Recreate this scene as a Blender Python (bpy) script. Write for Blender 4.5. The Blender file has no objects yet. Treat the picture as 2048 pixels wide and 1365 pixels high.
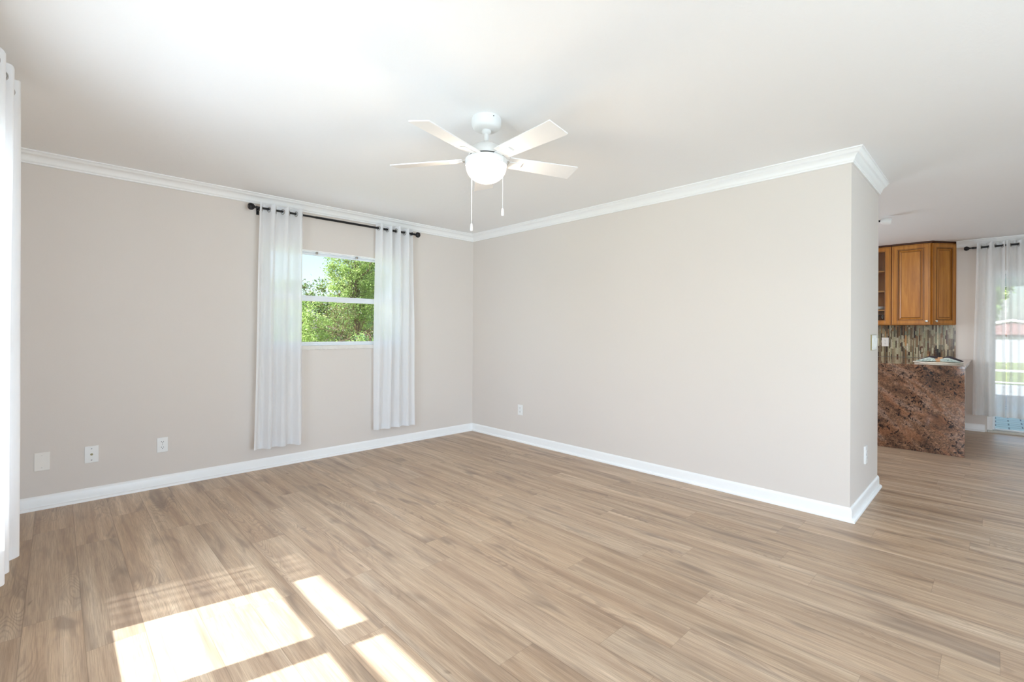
import bpy, bmesh, math, random
from mathutils import Vector, Matrix, noise as mn

random.seed(7)
sc = bpy.context.scene
C = sc.collection
PI = math.pi

# ------------------------------------------------------------------ camera
CAM_H = 1.235
cam_data = bpy.data.cameras.new('camera')
cam = bpy.data.objects.new('camera', cam_data)
C.objects.link(cam)
cam_data.sensor_width = 36.0
cam_data.lens = 939.12 / 2048 * 36
cam_data.shift_y = -(682.5 - 663.94) / 2048
cam_data.clip_start = 0.02
cam_data.clip_end = 400
cam.matrix_world = (Matrix.Translation((0, 0, CAM_H)) @ Matrix.Rotation(-math.radians(44.139), 4, 'Z')
                    @ Matrix.Rotation(math.radians(90), 4, 'X') @ Matrix.Rotation(math.radians(0.30), 4, 'Z'))
sc.camera = cam

# ------------------------------------------------------------------ view, world, sun
sc.view_settings.view_transform = 'Standard'
sc.view_settings.look = 'None'
sc.view_settings.exposure = 0.0
sc.view_settings.gamma = 1.0
sc.cycles.max_bounces = 12
sc.cycles.diffuse_bounces = 7
sc.cycles.transparent_max_bounces = 24
sc.cycles.transmission_bounces = 10
sc.cycles.sample_clamp_indirect = 8.0
sc.cycles.caustics_reflective = False

SUN_DIR = Vector((1.0, -0.18, -1.05)).normalized()      # the way the light travels
world = bpy.data.worlds.new('world')
sc.world = world
world.use_nodes = True
wn = world.node_tree.nodes
wl = world.node_tree.links
wn.clear()
wo = wn.new('ShaderNodeOutputWorld')
wb = wn.new('ShaderNodeBackground')
sky = wn.new('ShaderNodeTexSky')
sky.sky_type = 'NISHITA'
sky.sun_disc = False
sky.sun_elevation = math.radians(46)
sky.sun_rotation = math.radians(-100)
sky.air_density = 1.0
sky.dust_density = 2.0
wl.new(sky.outputs[0], wb.inputs[0])
wb.inputs[1].default_value = 0.33
wl.new(wb.outputs[0], wo.inputs[0])

sun_data = bpy.data.lights.new('sun', 'SUN')
sun_data.energy = 16.5
sun_data.angle = math.radians(0.6)
sun_data.color = (0.88, 0.94, 1.0)
sun = bpy.data.objects.new('sun', sun_data)
C.objects.link(sun)
sun.rotation_euler = SUN_DIR.to_track_quat('-Z', 'Y').to_euler()
sun.location = (-8, 2, 9)


def area_light(name, loc, direction, sx, sy, power, color=(1, 1, 1)):
    d = bpy.data.lights.new(name, 'AREA')
    d.shape = 'RECTANGLE'
    d.size, d.size_y, d.energy, d.color = sx, sy, power, color
    o = bpy.data.objects.new(name, d)
    C.objects.link(o)
    o.location = loc
    o.rotation_euler = Vector(direction).to_track_quat('-Z', 'Z').to_euler()
    return o


# area lights added as fill to lift the daylight indoors
area_light('fill_left_windows', (-3.0, 0.5, 1.0), (1, 0, 0.10), 9.0, 2.4, 1060, (0.64, 0.80, 1.0))
area_light('fill_near_window', (-0.62, 2.0, 1.25), (1, 0.15, 0.12), 1.9, 1.5, 16, (0.66, 0.80, 1.0))
area_light('fill_rear', (1.2, -3.95, 1.15), (0, 1, 0.14), 2.3, 2.0, 230, (0.62, 0.79, 1.0))  # added fill lamp behind the camera, shining through an added opening
area_light('fill_patio_door', (9.3, -1.0, 1.2), (-1, 0.1, -0.02), 1.9, 1.9, 8, (0.72, 0.85, 1.0))

area_light('fill_kitchen', (6.6, 3.33, 1.5), (0, -1, 0.0), 1.6, 1.1, 55, (0.80, 0.90, 1.0))  # added fill lamp inside the kitchen; its end wall has no window

# ------------------------------------------------------------------ room dimensions
H = 2.44
WL, WR, WB = -0.26, 3.745, 4.565        # left wall, partition, wall with the window
EY, EX = 0.664, 4.769                   # the partition's end face runs along y = EY from WR to EX
KX = 8.43                               # kitchen wall
RY = -3.6                               # rear wall behind the camera
T = 0.20


# ------------------------------------------------------------------ mesh helpers
def link(o, parent=None):
    C.objects.link(o)
    if parent is not None:
        o.parent = parent
    return o


def new_obj(name, verts, faces, mat, parent=None, smooth=False, mats=None, fm=None):
    me = bpy.data.meshes.new(name)
    me.from_pydata([tuple(v) for v in verts], [], faces)
    if mats:
        for m in mats:
            me.materials.append(m)
        me.polygons.foreach_set('material_index', fm)
    elif mat:
        me.materials.append(mat)
    if smooth:
        me.polygons.foreach_set('use_smooth', [True] * len(me.polygons))
    me.update()
    return link(bpy.data.objects.new(name, me), parent)


class MB:
    """collects shapes, builds ONE mesh object"""
    def __init__(self):
        self.v, self.f, self.m, self.cur = [], [], [], 0

    def add(self, verts, faces):
        b = len(self.v)
        self.v += [tuple(x) for x in verts]
        self.f += [tuple(i + b for i in f) for f in faces]
        self.m += [self.cur] * len(faces)
        return self

    def box(self, x0, x1, y0, y1, z0, z1, M=None):
        v = [Vector(p) for p in ((x0, y0, z0), (x1, y0, z0), (x1, y1, z0), (x0, y1, z0),
                                 (x0, y0, z1), (x1, y0, z1), (x1, y1, z1), (x0, y1, z1))]
        if M:
            v = [M @ p for p in v]
        return self.add(v, [(0, 3, 2, 1), (4, 5, 6, 7), (0, 1, 5, 4), (1, 2, 6, 5), (2, 3, 7, 6), (3, 0, 4, 7)])

    def tube(self, pts, r, n=10, caps=True):
        pts = [Vector(p) for p in pts]
        rs = r if isinstance(r, (list, tuple)) else [r] * len(pts)
        verts, faces = [], []
        up = None
        for i, p in enumerate(pts):
            d = (pts[min(i + 1, len(pts) - 1)] - pts[max(i - 1, 0)])
            d = d.normalized() if d.length > 1e-9 else Vector((0, 0, 1))
            if up is None:
                up = d.orthogonal().normalized()
            up = (up - d * up.dot(d)).normalized()
            sd = d.cross(up)
            for k in range(n):
                a = 2 * PI * k / n
                verts.append(p + (up * math.cos(a) + sd * math.sin(a)) * rs[i])
        for i in range(len(pts) - 1):
            for k in range(n):
                k2 = (k + 1) % n
                faces.append((i * n + k, i * n + k2, (i + 1) * n + k2, (i + 1) * n + k))
        if caps:
            faces.append(tuple(range(n - 1, -1, -1)))
            faces.append(tuple(range((len(pts) - 1) * n, len(pts) * n)))
        return self.add(verts, faces)

    def lathe(self, prof, M=None, n=32):
        """prof: (radius, z) list about the z axis"""
        verts, faces = [], []
        for r, z in prof:
            for k in range(n):
                a = 2 * PI * k / n
                p = Vector((r * math.cos(a), r * math.sin(a), z))
                verts.append(M @ p if M else p)
        for i in range(len(prof) - 1):
            for k in range(n):
                k2 = (k + 1) % n
                faces.append((i * n + k, i * n + k2, (i + 1) * n + k2, (i + 1) * n + k))
        return self.add(verts, faces)

    def prism(self, poly, lo, hi, M=None):
        """poly in xy extruded lo..hi along z"""
        n = len(poly)
        v = [Vector((x, y, lo)) for x, y in poly] + [Vector((x, y, hi)) for x, y in poly]
        if M:
            v = [M @ p for p in v]
        return self.add(v, [tuple(range(n - 1, -1, -1)), tuple(range(n, 2 * n))]
                        + [(i, (i + 1) % n, n + (i + 1) % n, n + i) for i in range(n)])

    def torus(self, M, R, r, n=24, m=8):
        verts, faces = [], []
        for i in range(n):
            a = 2 * PI * i / n
            for j in range(m):
                b = 2 * PI * j / m
                verts.append(M @ Vector(((R + r * math.cos(b)) * math.cos(a), (R + r * math.cos(b)) * math.sin(a), r * math.sin(b))))
        for i in range(n):
            for j in range(m):
                faces.append((i * m + j, ((i + 1) % n) * m + j, ((i + 1) % n) * m + (j + 1) % m, i * m + (j + 1) % m))
        return self.add(verts, faces)

    def build(self, name, mat=None, parent=None, smooth=False, bevel=0.0, mats=None, seg=2):
        o = new_obj(name, self.v, self.f, mat, parent, smooth, mats, self.m if mats else None)
        if bevel:
            b = o.modifiers.new('bevel', 'BEVEL')
            b.width, b.segments, b.limit_method, b.angle_limit = bevel, seg, 'ANGLE', math.radians(40)
            if smooth:
                pass
        if smooth:
            bm = bmesh.new()
            bm.from_mesh(o.data)
            bmesh.ops.recalc_face_normals(bm, faces=bm.faces)
            bm.to_mesh(o.data)
            bm.free()
            o.data.set_sharp_from_angle(angle=math.radians(38))
        return o


def thing(name, label, cat, loc=(0, 0, 0), rz=0.0, group=None):
    o = bpy.data.objects.new(name, None)
    o.empty_display_size = 0.05
    C.objects.link(o)
    o.location = loc
    o.rotation_euler = (0, 0, rz)
    tag(o, label, cat, group)
    return o


def tag(o, label=None, cat=None, group=None, kind=None):
    if label: o['label'] = label
    if cat: o['category'] = cat
    if group: o['group'] = group
    if kind: o['kind'] = kind
    return o


def struct(o, label=None, cat=None):
    o['kind'] = 'structure'
    if label: o['label'] = label
    if cat: o['category'] = cat
    return o


def sempty(name, label=None, cat=None):
    o = bpy.data.objects.new(name, None)
    o.empty_display_size = 0.05
    C.objects.link(o)
    return struct(o, label, cat)


def copy_tree(o, parent=None):
    c = o.copy()
    C.objects.link(c)
    c.parent = parent
    for ch in list(o.children):
        copy_tree(ch, c)
    return c


# ------------------------------------------------------------------ materials
class NT:
    def __init__(self, name):
        self.mat = bpy.data.materials.new(name)
        self.mat.use_nodes = True
        self.t = self.mat.node_tree
        self.t.nodes.clear()
        self.out = self.t.nodes.new('ShaderNodeOutputMaterial')

    def n(self, kind, **kw):
        nd = self.t.nodes.new(kind)
        for k, v in kw.items():
            setattr(nd, k, v)
        return nd

    def s(self, sock, val):
        if isinstance(val, bpy.types.NodeSocket):
            self.t.links.new(val, sock)
        else:
            if hasattr(sock, 'default_value') and not isinstance(val, (int, float)) and len(sock.default_value) == 4 and len(val) == 3:
                val = (*val, 1)
            sock.default_value = val

    def math(self, op, a, b=0.0, c=None):
        nd = self.n('ShaderNodeMath', operation=op)
        self.s(nd.inputs[0], a)
        self.s(nd.inputs[1], b)
        if c is not None:
            self.s(nd.inputs[2], c)
        return nd.outputs[0]

    def mix(self, fac, a, b, mode='MIX'):
        nd = self.n('ShaderNodeMix', data_type='RGBA', blend_type=mode)
        self.s(nd.inputs[0], fac)
        self.s(nd.inputs[6], a)
        self.s(nd.inputs[7], b)
        return nd.outputs[2]

    def ramp(self, fac, stops, interp='LINEAR'):
        nd = self.n('ShaderNodeValToRGB')
        cr = nd.color_ramp
        cr.interpolation = interp
        while len(cr.elements) < len(stops):
            cr.elements.new(0.5)
        for e, (p, c) in zip(cr.elements, stops):
            e.position = p
            e.color = (*c, 1) if len(c) == 3 else c
        self.s(nd.inputs[0], fac)
        return nd.outputs[0]

    def noise(self, vec, scale, detail=3, rough=0.5, dist=0.0):
        nd = self.n('ShaderNodeTexNoise')
        if vec is not None:
            self.s(nd.inputs['Vector'], vec)
        nd.inputs['Scale'].default_value = scale
        nd.inputs['Detail'].default_value = detail
        nd.inputs['Roughness'].default_value = rough
        nd.inputs['Distortion'].default_value = dist
        return nd.outputs[0]

    def mapping(self, vec, scale=(1, 1, 1), rot=(0, 0, 0), loc=(0, 0, 0)):
        nd = self.n('ShaderNodeMapping')
        self.s(nd.inputs[0], vec)
        nd.inputs['Scale'].default_value = scale
        nd.inputs['Rotation'].default_value = rot
        nd.inputs['Location'].default_value = loc
        return nd.outputs[0]

    def obj(self):
        return self.n('ShaderNodeTexCoord').outputs['Object']

    def bump(self, h, strength, dist=0.002):
        nd = self.n('ShaderNodeBump')
        nd.inputs['Strength'].default_value = strength
        nd.inputs['Distance'].default_value = dist
        self.s(nd.inputs['Height'], h)
        return nd.outputs[0]

    def principled(self, color, rough=0.5, metal=0.0, normal=None, spec=0.5, **kw):
        p = self.n('ShaderNodeBsdfPrincipled')
        self.s(p.inputs['Base Color'], color)
        self.s(p.inputs['Roughness'], rough)
        p.inputs['Metallic'].default_value = metal
        p.inputs['Specular IOR Level'].default_value = spec
        if normal is not None:
            self.s(p.inputs['Normal'], normal)
        for k, v in kw.items():
            self.s(p.inputs[k], v)
        self.t.links.new(p.outputs[0], self.out.inputs[0])
        return p


def srgb(r, g, b):
    f = lambda c: (c / 255) / 12.92 if c / 255 <= 0.04045 else ((c / 255 + 0.055) / 1.055) ** 2.4
    return (f(r), f(g), f(b))


def plain(name, col, rough=0.5, metal=0.0, var=0.03, spec=0.5, nscale=30, bump=0.0):
    m = NT(name)
    o = m.obj()
    nz = m.noise(o, nscale, 3)
    c2 = tuple(max(0, c * (1 - var * 2)) for c in col)
    c = m.mix(nz, c2, tuple(min(1, c_ * (1 + var)) for c_ in col))
    nrm = m.bump(m.noise(o, nscale * 4, 2), bump, 0.001) if bump else None
    m.principled(c, rough, metal, nrm, spec)
    return m.mat


def wall_paint(name, col):
    m = NT(name)
    o = m.obj()
    big = m.noise(o, 1.3, 2)
    c = m.mix(big, tuple(x * 0.985 for x in col), tuple(x * 1.01 for x in col))
    nrm = m.bump(m.noise(o, 110, 4, 0.6), 0.14, 0.002)
    m.principled(c, 0.62, 0, nrm, 0.3)
    return m.mat


M = {}
M['wall'] = wall_paint('wall_paint', srgb(217, 208, 200))
M['ceiling'] = None
mm = NT('ceiling_texture')
o_ = mm.obj()
knock = mm.ramp(mm.noise(mm.mapping(o_, (1.0, 1.6, 1)), 9, 4, 0.6, 0.6), [(0.44, (0, 0, 0)), (0.56, (1, 1, 1))])
mm.principled((0.90, 0.90, 0.90), 0.75, 0, mm.bump(knock, 0.10, 0.003), 0.2)
M['ceiling'] = mm.mat
M['trim'] = plain('white_trim_paint', (0.87, 0.86, 0.845), 0.32, var=0.006)
M['fanwhite'] = plain('white_fan_enamel', (0.80, 0.80, 0.79), 0.42, var=0.005)
M['blade'] = plain('white_fan_blade', (0.80, 0.78, 0.76), 0.5, var=0.01)
M['plastic'] = plain('white_plate_plastic', (0.82, 0.81, 0.79), 0.3, var=0.01)
M['ivory'] = plain('ivory_plate_plastic', srgb(234, 228, 220), 0.35, var=0.01)
M['dark'] = plain('dark_slot', (0.03, 0.028, 0.025), 0.6, var=0.1)
M['screw'] = plain('screw_metal', (0.35, 0.32, 0.30), 0.35, 0.8)
M['brass'] = plain('aged_brass_edge', srgb(150, 138, 100), 0.4, 0.3)
M['black'] = plain('black_rod_metal', (0.018, 0.017, 0.018), 0.38, 0.5, var=0.1)
M['grommet'] = plain('brushed_grommet_metal', (0.42, 0.39, 0.36), 0.3, 0.9)
M['nickel'] = plain('satin_nickel', (0.72, 0.70, 0.67), 0.25, 1.0)
M['alu'] = plain('white_window_vinyl', (0.78, 0.80, 0.83), 0.35, var=0.01)
M['track'] = plain('door_track_metal', srgb(190, 184, 174), 0.4, 0.3)
M['marble'] = plain('marble_sill', srgb(226, 220, 212), 0.25, var=0.06, nscale=14)
M['wood_shelf'] = plain('cabinet_inner_wood', srgb(176, 120, 62), 0.5, var=0.12, nscale=8)


def glass_mat(name, tint=(0.96, 0.98, 0.98)):
    m = NT(name)
    tr = m.n('ShaderNodeBsdfTransparent')
    tr.inputs[0].default_value = (*tint, 1)
    gl = m.n('ShaderNodeBsdfGlossy')
    gl.inputs['Roughness'].default_value = 0.02
    lw = m.n('ShaderNodeLayerWeight')
    mx = m.n('ShaderNodeMixShader')
    m.s(mx.inputs[0], m.math('MULTIPLY_ADD', m.math('POWER', lw.outputs['Facing'], 5.0), 0.55, 0.02))
    m.t.links.new(tr.outputs[0], mx.inputs[1])
    m.t.links.new(gl.outputs[0], mx.inputs[2])
    m.t.links.new(mx.outputs[0], m.out.inputs[0])
    return m.mat


M['glass'] = glass_mat('window_glass')


def sheer(name, transp, col=(0.96, 0.96, 0.97), power=1.0):
    m = NT(name)
    o = m.obj()
    wv = m.noise(m.mapping(o, (1, 1, 0.12)), 160, 2)
    tr = m.n('ShaderNodeBsdfTransparent')
    di = m.n('ShaderNodeBsdfDiffuse')
    tl = m.n('ShaderNodeBsdfTranslucent')
    c = m.mix(wv, tuple(x * 0.95 for x in col), col)
    m.s(di.inputs[0], c)
    m.s(tl.inputs[0], c)
    m1 = m.n('ShaderNodeMixShader')
    m1.inputs[0].default_value = 0.36
    m.t.links.new(di.outputs[0], m1.inputs[1])
    m.t.links.new(tl.outputs[0], m1.inputs[2])
    m2 = m.n('ShaderNodeMixShader')
    lo, hi = transp * 0.8, min(1, transp * 1.2)
    f = m.math('MULTIPLY_ADD', wv, hi - lo, lo)
    lw = m.n('ShaderNodeLayerWeight')
    lw.inputs[0].default_value = 0.5
    f = m.math('MULTIPLY', f, m.math('POWER', m.math('SUBTRACT', 1.0, lw.outputs['Facing']), power))
    m.s(m2.inputs[0], f)
    m.t.links.new(m1.outputs[0], m2.inputs[1])
    m.t.links.new(tr.outputs[0], m2.inputs[2])
    m.t.links.new(m2.outputs[0], m.out.inputs[0])
    return m.mat


M['sheer'] = sheer('white_sheer_voile', 0.17)
M['sheer_gathered'] = sheer('white_gathered_voile', 0.30, power=2.0)
M['sheer_thin'] = sheer('thin_white_sheer_voile', 0.36, (0.93, 0.93, 0.93), 0.8)

# ---- floor planks: uv = local metres shifted per plank, uv2 = local metres, colour attribute = random
PW, PL = 0.1822, 1.22
mm = NT('oak_vinyl_planks')
uv = mm.n('ShaderNodeUVMap', uv_map='grain').outputs[0]
uv2 = mm.n('ShaderNodeUVMap', uv_map='local').outputs[0]
att = mm.n('ShaderNodeVertexColor', layer_name='rnd')
sep = mm.n('ShaderNodeSeparateColor')
mm.s(sep.inputs[0], att.outputs[0])
r1, r2, r3 = sep.outputs
streak = mm.noise(mm.mapping(uv, (15, 0.65, 1)), 1.0, 4, 0.6, 0.3)
fine = mm.noise(mm.mapping(uv, (300, 6, 1)), 1.0, 3, 0.65)
mid = mm.noise(mm.mapping(uv, (55, 1.6, 1)), 1.0, 3, 0.6, 0.4)
base = mm.ramp(streak, [(0.24, srgb(148, 122, 101)), (0.40, srgb(184, 157, 131)), (0.55, srgb(203, 178, 151)), (0.74, srgb(226, 204, 178))])
base = mm.mix(mm.math('MULTIPLY', mm.ramp(mid, [(0.35, (1, 1, 1)), (0.62, (0, 0, 0))]), 0.30), base, srgb(144, 122, 106))
base = mm.mix(mm.math('MULTIPLY', mm.ramp(fine, [(0.38, (1, 1, 1)), (0.58, (0, 0, 0))]), 0.45), base, srgb(136, 112, 92))
# cathedral grain: contour lines of a stretched noise, in patches
cn = mm.noise(mm.mapping(uv, (9, 1.5, 1)), 1.0, 1.5, 0.45, 0.2)
cont = mm.math('SINE', mm.math('MULTIPLY', cn, 150.0))
mask = mm.ramp(mm.noise(mm.mapping(uv, (6, 1.1, 1), loc=(3, 7, 0)), 1.0, 1), [(0.52, (0, 0, 0)), (0.66, (1, 1, 1))])
cl = mm.math('MULTIPLY', mm.ramp(cont, [(0.1, (0, 0, 0)), (0.9, (1, 1, 1))]), mm.math('MULTIPLY', mask, 0.36))
base = mm.mix(cl, base, srgb(128, 107, 93))
# dark grey-brown smudges
sm = mm.noise(mm.mapping(uv, (11, 1.7, 1), loc=(9, 1, 4)), 1.0, 2, 0.5, 0.8)
base = mm.mix(mm.math('MULTIPLY', mm.ramp(sm, [(0.55, (0, 0, 0)), (0.72, (1, 1, 1))]), 0.62), base, srgb(124, 106, 94))
# knots
kn = mm.noise(mm.mapping(uv, (20, 7, 1), loc=(1, 2, 9)), 1.0, 1, 0.5, 0.5)
base = mm.mix(mm.math('MULTIPLY', mm.ramp(kn, [(0.76, (0, 0, 0)), (0.84, (1, 1, 1))]), 0.6), base, srgb(92, 72, 58))
# plank to plank tone and tint
tone = mm.ramp(r1, [(0.0, (0.92, 0.92, 0.92)), (0.5, (0.99, 0.99, 0.99)), (1.0, (1.06, 1.06, 1.06))])
base = mm.mix(1.0, base, tone, 'MULTIPLY')
base = mm.mix(1.0, base, mm.ramp(r2, [(0.0, (1.0, 0.975, 0.945)), (0.5, (1.0, 0.99, 0.98)), (1.0, (0.985, 0.99, 1.0))]), 'MULTIPLY')
# seams
sx = mm.n('ShaderNodeSeparateXYZ')
mm.s(sx.inputs[0], uv2)
ex = mm.math('MINIMUM', sx.outputs[0], mm.math('SUBTRACT', PW, sx.outputs[0]))
seam = mm.math('MINIMUM', ex, sx.outputs[1])
seamf = mm.math('MULTIPLY', mm.math('LESS_THAN', seam, 0.0014), 0.45)
base = mm.mix(seamf, base, srgb(104, 84, 68))
hgt = mm.math('ADD', mm.math('MULTIPLY', fine, 0.5), mm.math('MULTIPLY', mid, 0.5))
mm.principled(base, mm.ramp(fine, [(0.3, (0.34, 0.34, 0.34)), (0.7, (0.46, 0.46, 0.46))]), 0, mm.bump(hgt, 0.10, 0.002), 0.45)
M['floor'] = mm.mat

# ---- cabinet wood
mm = NT('honey_maple_cabinet_wood')
o_ = mm.obj()
g1 = mm.noise(mm.mapping(o_, (14, 14, 1.2)), 1.6, 4, 0.6, 0.5)
g2 = mm.noise(o_, 5, 3, 0.6)
cw = mm.ramp(g1, [(0.25, srgb(148, 90, 26)), (0.5, srgb(184, 122, 46)), (0.78, srgb(206, 146, 66))])
cw = mm.mix(mm.math('MULTIPLY', g2, 0.5), cw, srgb(170, 100, 40))
mm.principled(cw, 0.36, 0, None, 0.5)
M['maple'] = mm.mat
M['glaze'] = plain('dark_glaze_line', srgb(74, 36, 10), 0.45, var=0.15)

# ---- granite
mm = NT('brown_granite')
o_ = mm.obj()
rot = mm.mapping(o_, (1.0, 1.0, 1.0), rot=(math.radians(-38), 0, 0))
ve = mm.noise(mm.mapping(rot, (2.0, 2.0, 6.0)), 0.9, 5, 0.6, 1.1)
gr = mm.ramp(ve, [(0.28, srgb(74, 62, 54)), (0.42, srgb(122, 101, 86)), (0.52, srgb(152, 128, 108)), (0.62, srgb(172, 156, 144)), (0.75, srgb(118, 104, 94))])
f1 = mm.noise(o_, 75, 4, 0.75)
gr = mm.mix(0.75, gr, mm.ramp(f1, [(0.32, srgb(40, 28, 26)), (0.46, srgb(120, 92, 78)), (0.60, srgb(196, 164, 142)), (0.72, srgb(230, 214, 196))]), 'OVERLAY')
org = mm.ramp(mm.noise(mm.mapping(rot, (2, 2, 5), loc=(5, 2, 1)), 2.0, 3, 0.6, 0.6), [(0.50, (0, 0, 0)), (0.64, (1, 1, 1))])
gr = mm.mix(mm.math('MULTIPLY', org, 0.34), gr, srgb(170, 112, 78))
bl = mm.noise(o_, 34, 3, 0.65, 0.6)
blz = mm.noise(mm.mapping(rot, (2, 2, 4), loc=(1, 9, 3)), 1.6, 3, 0.5)
blk = mm.math('GREATER_THAN', mm.math('MULTIPLY', bl, mm.math('MULTIPLY_ADD', blz, 0.9, 0.55)), 0.605)
gr = mm.mix(mm.math('MULTIPLY', blk, 0.92), gr, srgb(26, 22, 26))
mm.principled(gr, 0.06, 0, None, 0.5)
M['granite'] = mm.mat

# ---- mosaic tile (colour comes from a per-tile attribute)
mm = NT('glass_mosaic_tile')
att = mm.n('ShaderNodeVertexColor', layer_name='tile')
nz = mm.noise(mm.obj(), 90, 2)
cc = mm.mix(1.0, att.outputs[0], mm.ramp(nz, [(0.3, (0.75, 0.75, 0.75)), (0.7, (1.15, 1.15, 1.15))]), 'MULTIPLY')
mm.principled(cc, 0.16, 0, None, 0.6)
M['mosaic'] = mm.mat
M['grout'] = plain('tile_grout', srgb(150, 132, 110), 0.8)

# ---- cloth and woven
M['cream_weave'] = plain('cream_woven_fibre', srgb(232, 222, 206), 0.8, var=0.06, nscale=60, bump=0.3)
mm = NT('striped_teal_napkin_cloth')
o_ = mm.obj()
st = mm.math('SINE', mm.math('MULTIPLY', mm.noise(mm.mapping(o_, (30, 4, 60)), 1.0, 2), 60.0))
mm.principled(mm.mix(mm.ramp(st, [(0.4, (0, 0, 0)), (0.6, (1, 1, 1))]), srgb(206, 218, 212), srgb(120, 142, 142)), 0.85)
M['napkin_teal'] = mm.mat
M['napkin_dark'] = plain('dark_plum_cloth', srgb(52, 42, 50), 0.85, var=0.2)
M['tan'] = plain('tan_rope_ring', srgb(206, 162, 122), 0.7, var=0.1, nscale=80)

# ---- outdoors
def leaf(name, a, b, dark=None):
    m = NT(name)
    o = m.obj()
    n1 = m.noise(o, 2.2, 3, 0.6)
    n2 = m.noise(o, 45, 1)
    c = m.mix(m.ramp(n1, [(0.35, (0, 0, 0)), (0.65, (1, 1, 1))]), a, b)
    c = m.mix(m.math('MULTIPLY', m.ramp(n2, [(0.4, (0, 0, 0)), (0.6, (1, 1, 1))]), 0.5), c, dark or tuple(x * 0.5 for x in a))
    di = m.n('ShaderNodeBsdfPrincipled')
    m.s(di.inputs['Base Color'], c)
    di.inputs['Roughness'].default_value = 0.45
    tl = m.n('ShaderNodeBsdfTranslucent')
    m.s(tl.inputs[0], m.mix(0.45, c, (0.50, 0.60, 0.22, 1)))
    mx = m.n('ShaderNodeMixShader')
    mx.inputs[0].default_value = 0.42
    m.t.links.new(di.outputs[0], mx.inputs[1])
    m.t.links.new(tl.outputs[0], mx.inputs[2])
    m.t.links.new(mx.outputs[0], m.out.inputs[0])
    return m.mat


M['leaf_bright'] = leaf('bright_green_leaves', srgb(158, 186, 92), srgb(206, 216, 140))
M['leaf_mid'] = leaf('mid_green_leaves', srgb(118, 150, 74), srgb(166, 184, 108))
M['leaf_olive'] = leaf('olive_brown_leaves', srgb(104, 92, 56), srgb(132, 104, 74))
M['leaf_deep'] = leaf('deep_green_leaves', srgb(92, 126, 84), srgb(134, 160, 118))
M['bark'] = plain('grey_brown_bark', srgb(128, 104, 82), 0.9, var=0.25, nscale=20, bump=0.5)
mm = NT('lawn_grass')
o_ = mm.obj()
mm.principled(mm.ramp(mm.noise(o_, 3.5, 5, 0.7), [(0.3, srgb(96, 116, 56)), (0.7, srgb(158, 160, 92))]), 0.9)
M['grass'] = mm.mat
M['concrete'] = plain('pale_concrete', srgb(188, 187, 183), 0.8, var=0.05, nscale=8)
M['red'] = plain('red_siding', srgb(150, 104, 100), 0.7, var=0.06)
M['stucco'] = plain('pale_stucco', srgb(176, 172, 176), 0.85, var=0.03)
mm = NT('blue_grey_pavers')
o_ = mm.obj()
br = mm.n('ShaderNodeTexBrick')
mm.s(br.inputs['Vector'], mm.mapping(o_, (1, 1, 1), rot=(0, 0, math.radians(90))))
br.inputs['Scale'].default_value = 1.0
br.inputs['Brick Width'].default_value = 0.26
br.inputs['Row Height'].default_value = 0.20
br.inputs['Mortar Size'].default_value = 0.008
mm.s(br.inputs['Color1'], (*srgb(186, 206, 214), 1))
mm.s(br.inputs['Color2'], (*srgb(206, 220, 224), 1))
mm.s(br.inputs['Mortar'], (*srgb(96, 112, 124), 1))
mm.principled(br.outputs[0], 0.6)
M['pavers'] = mm.mat

# ------------------------------------------------------------------ floor: planks run along y
def build_floor():
    v, f, u1, u2, col = [], [], [], [], []
    rnd = random.Random(11)
    known = {7: 1.855, 6: 1.204, 5: 1.36, 4: 0.947, 3: 1.555, 1: 1.087, -1: 2.493, 0: 2.348 - 1.5, -7: 3.64, -8: 2.80}
    x0, k0 = 1.361, 0
    kmin = int(math.floor((WL - T - x0) / PW))
    kmax = int(math.ceil((KX + T - x0) / PW))
    ylo, yhi = RY - T, WB + T
    for k in range(kmin, kmax):
        kk = k + 1 if k >= 0 else k      # planks counted from the measured seam
        j = known.get(k if k < 0 else k, None)
        j = j if j is not None else rnd.uniform(0, PL)
        y = j - PL * math.ceil((j - ylo) / PL)
        while y < yhi:
            a, b = max(y, ylo), min(y + PL, yhi)
            xa, xb = x0 + k * PW, x0 + (k + 1) * PW
            n = len(v)
            v += [(xa, a, 0), (xb, a, 0), (xb, b, 0), (xa, b, 0)]
            f.append((n, n + 1, n + 2, n + 3))
            su, sv = rnd.uniform(0, 60), rnd.uniform(0, 60)
            ww = PW
            u1 += [(su, sv + a - y), (su + ww, sv + a - y), (su + ww, sv + b - y), (su, sv + b - y)]
            u2 += [(0, a - y), (ww, a - y), (ww, b - y), (0, b - y)]
            c = (rnd.random(), rnd.random(), rnd.random(), 1)
            col += [c] * 4
            y += PL
    o = new_obj('floor', v, f, M['floor'])
    me = o.data
    me.uv_layers.new(name='grain')
    me.uv_layers.new(name='local')
    me.color_attributes.new('rnd', 'FLOAT_COLOR', 'CORNER')
    ua, ub, ca = me.uv_layers['grain'], me.uv_layers['local'], me.color_attributes['rnd']
    for i in range(len(u1)):
        ua.data[i].uv = u1[i]
        ub.data[i].uv = u2[i]
        ca.data[i].color = col[i]
    struct(o, 'light oak plank floor running through both rooms')


build_floor()
struct(MB().box(WL - T, KX + T, RY - T, WB + T, -0.25, -0.004).build('floor_slab', M['concrete']))
struct(MB().box(WL - T, KX + T, RY - T, WB + T, H, H + 0.18).build('ceiling', M['ceiling']), 'white textured ceiling')


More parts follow.
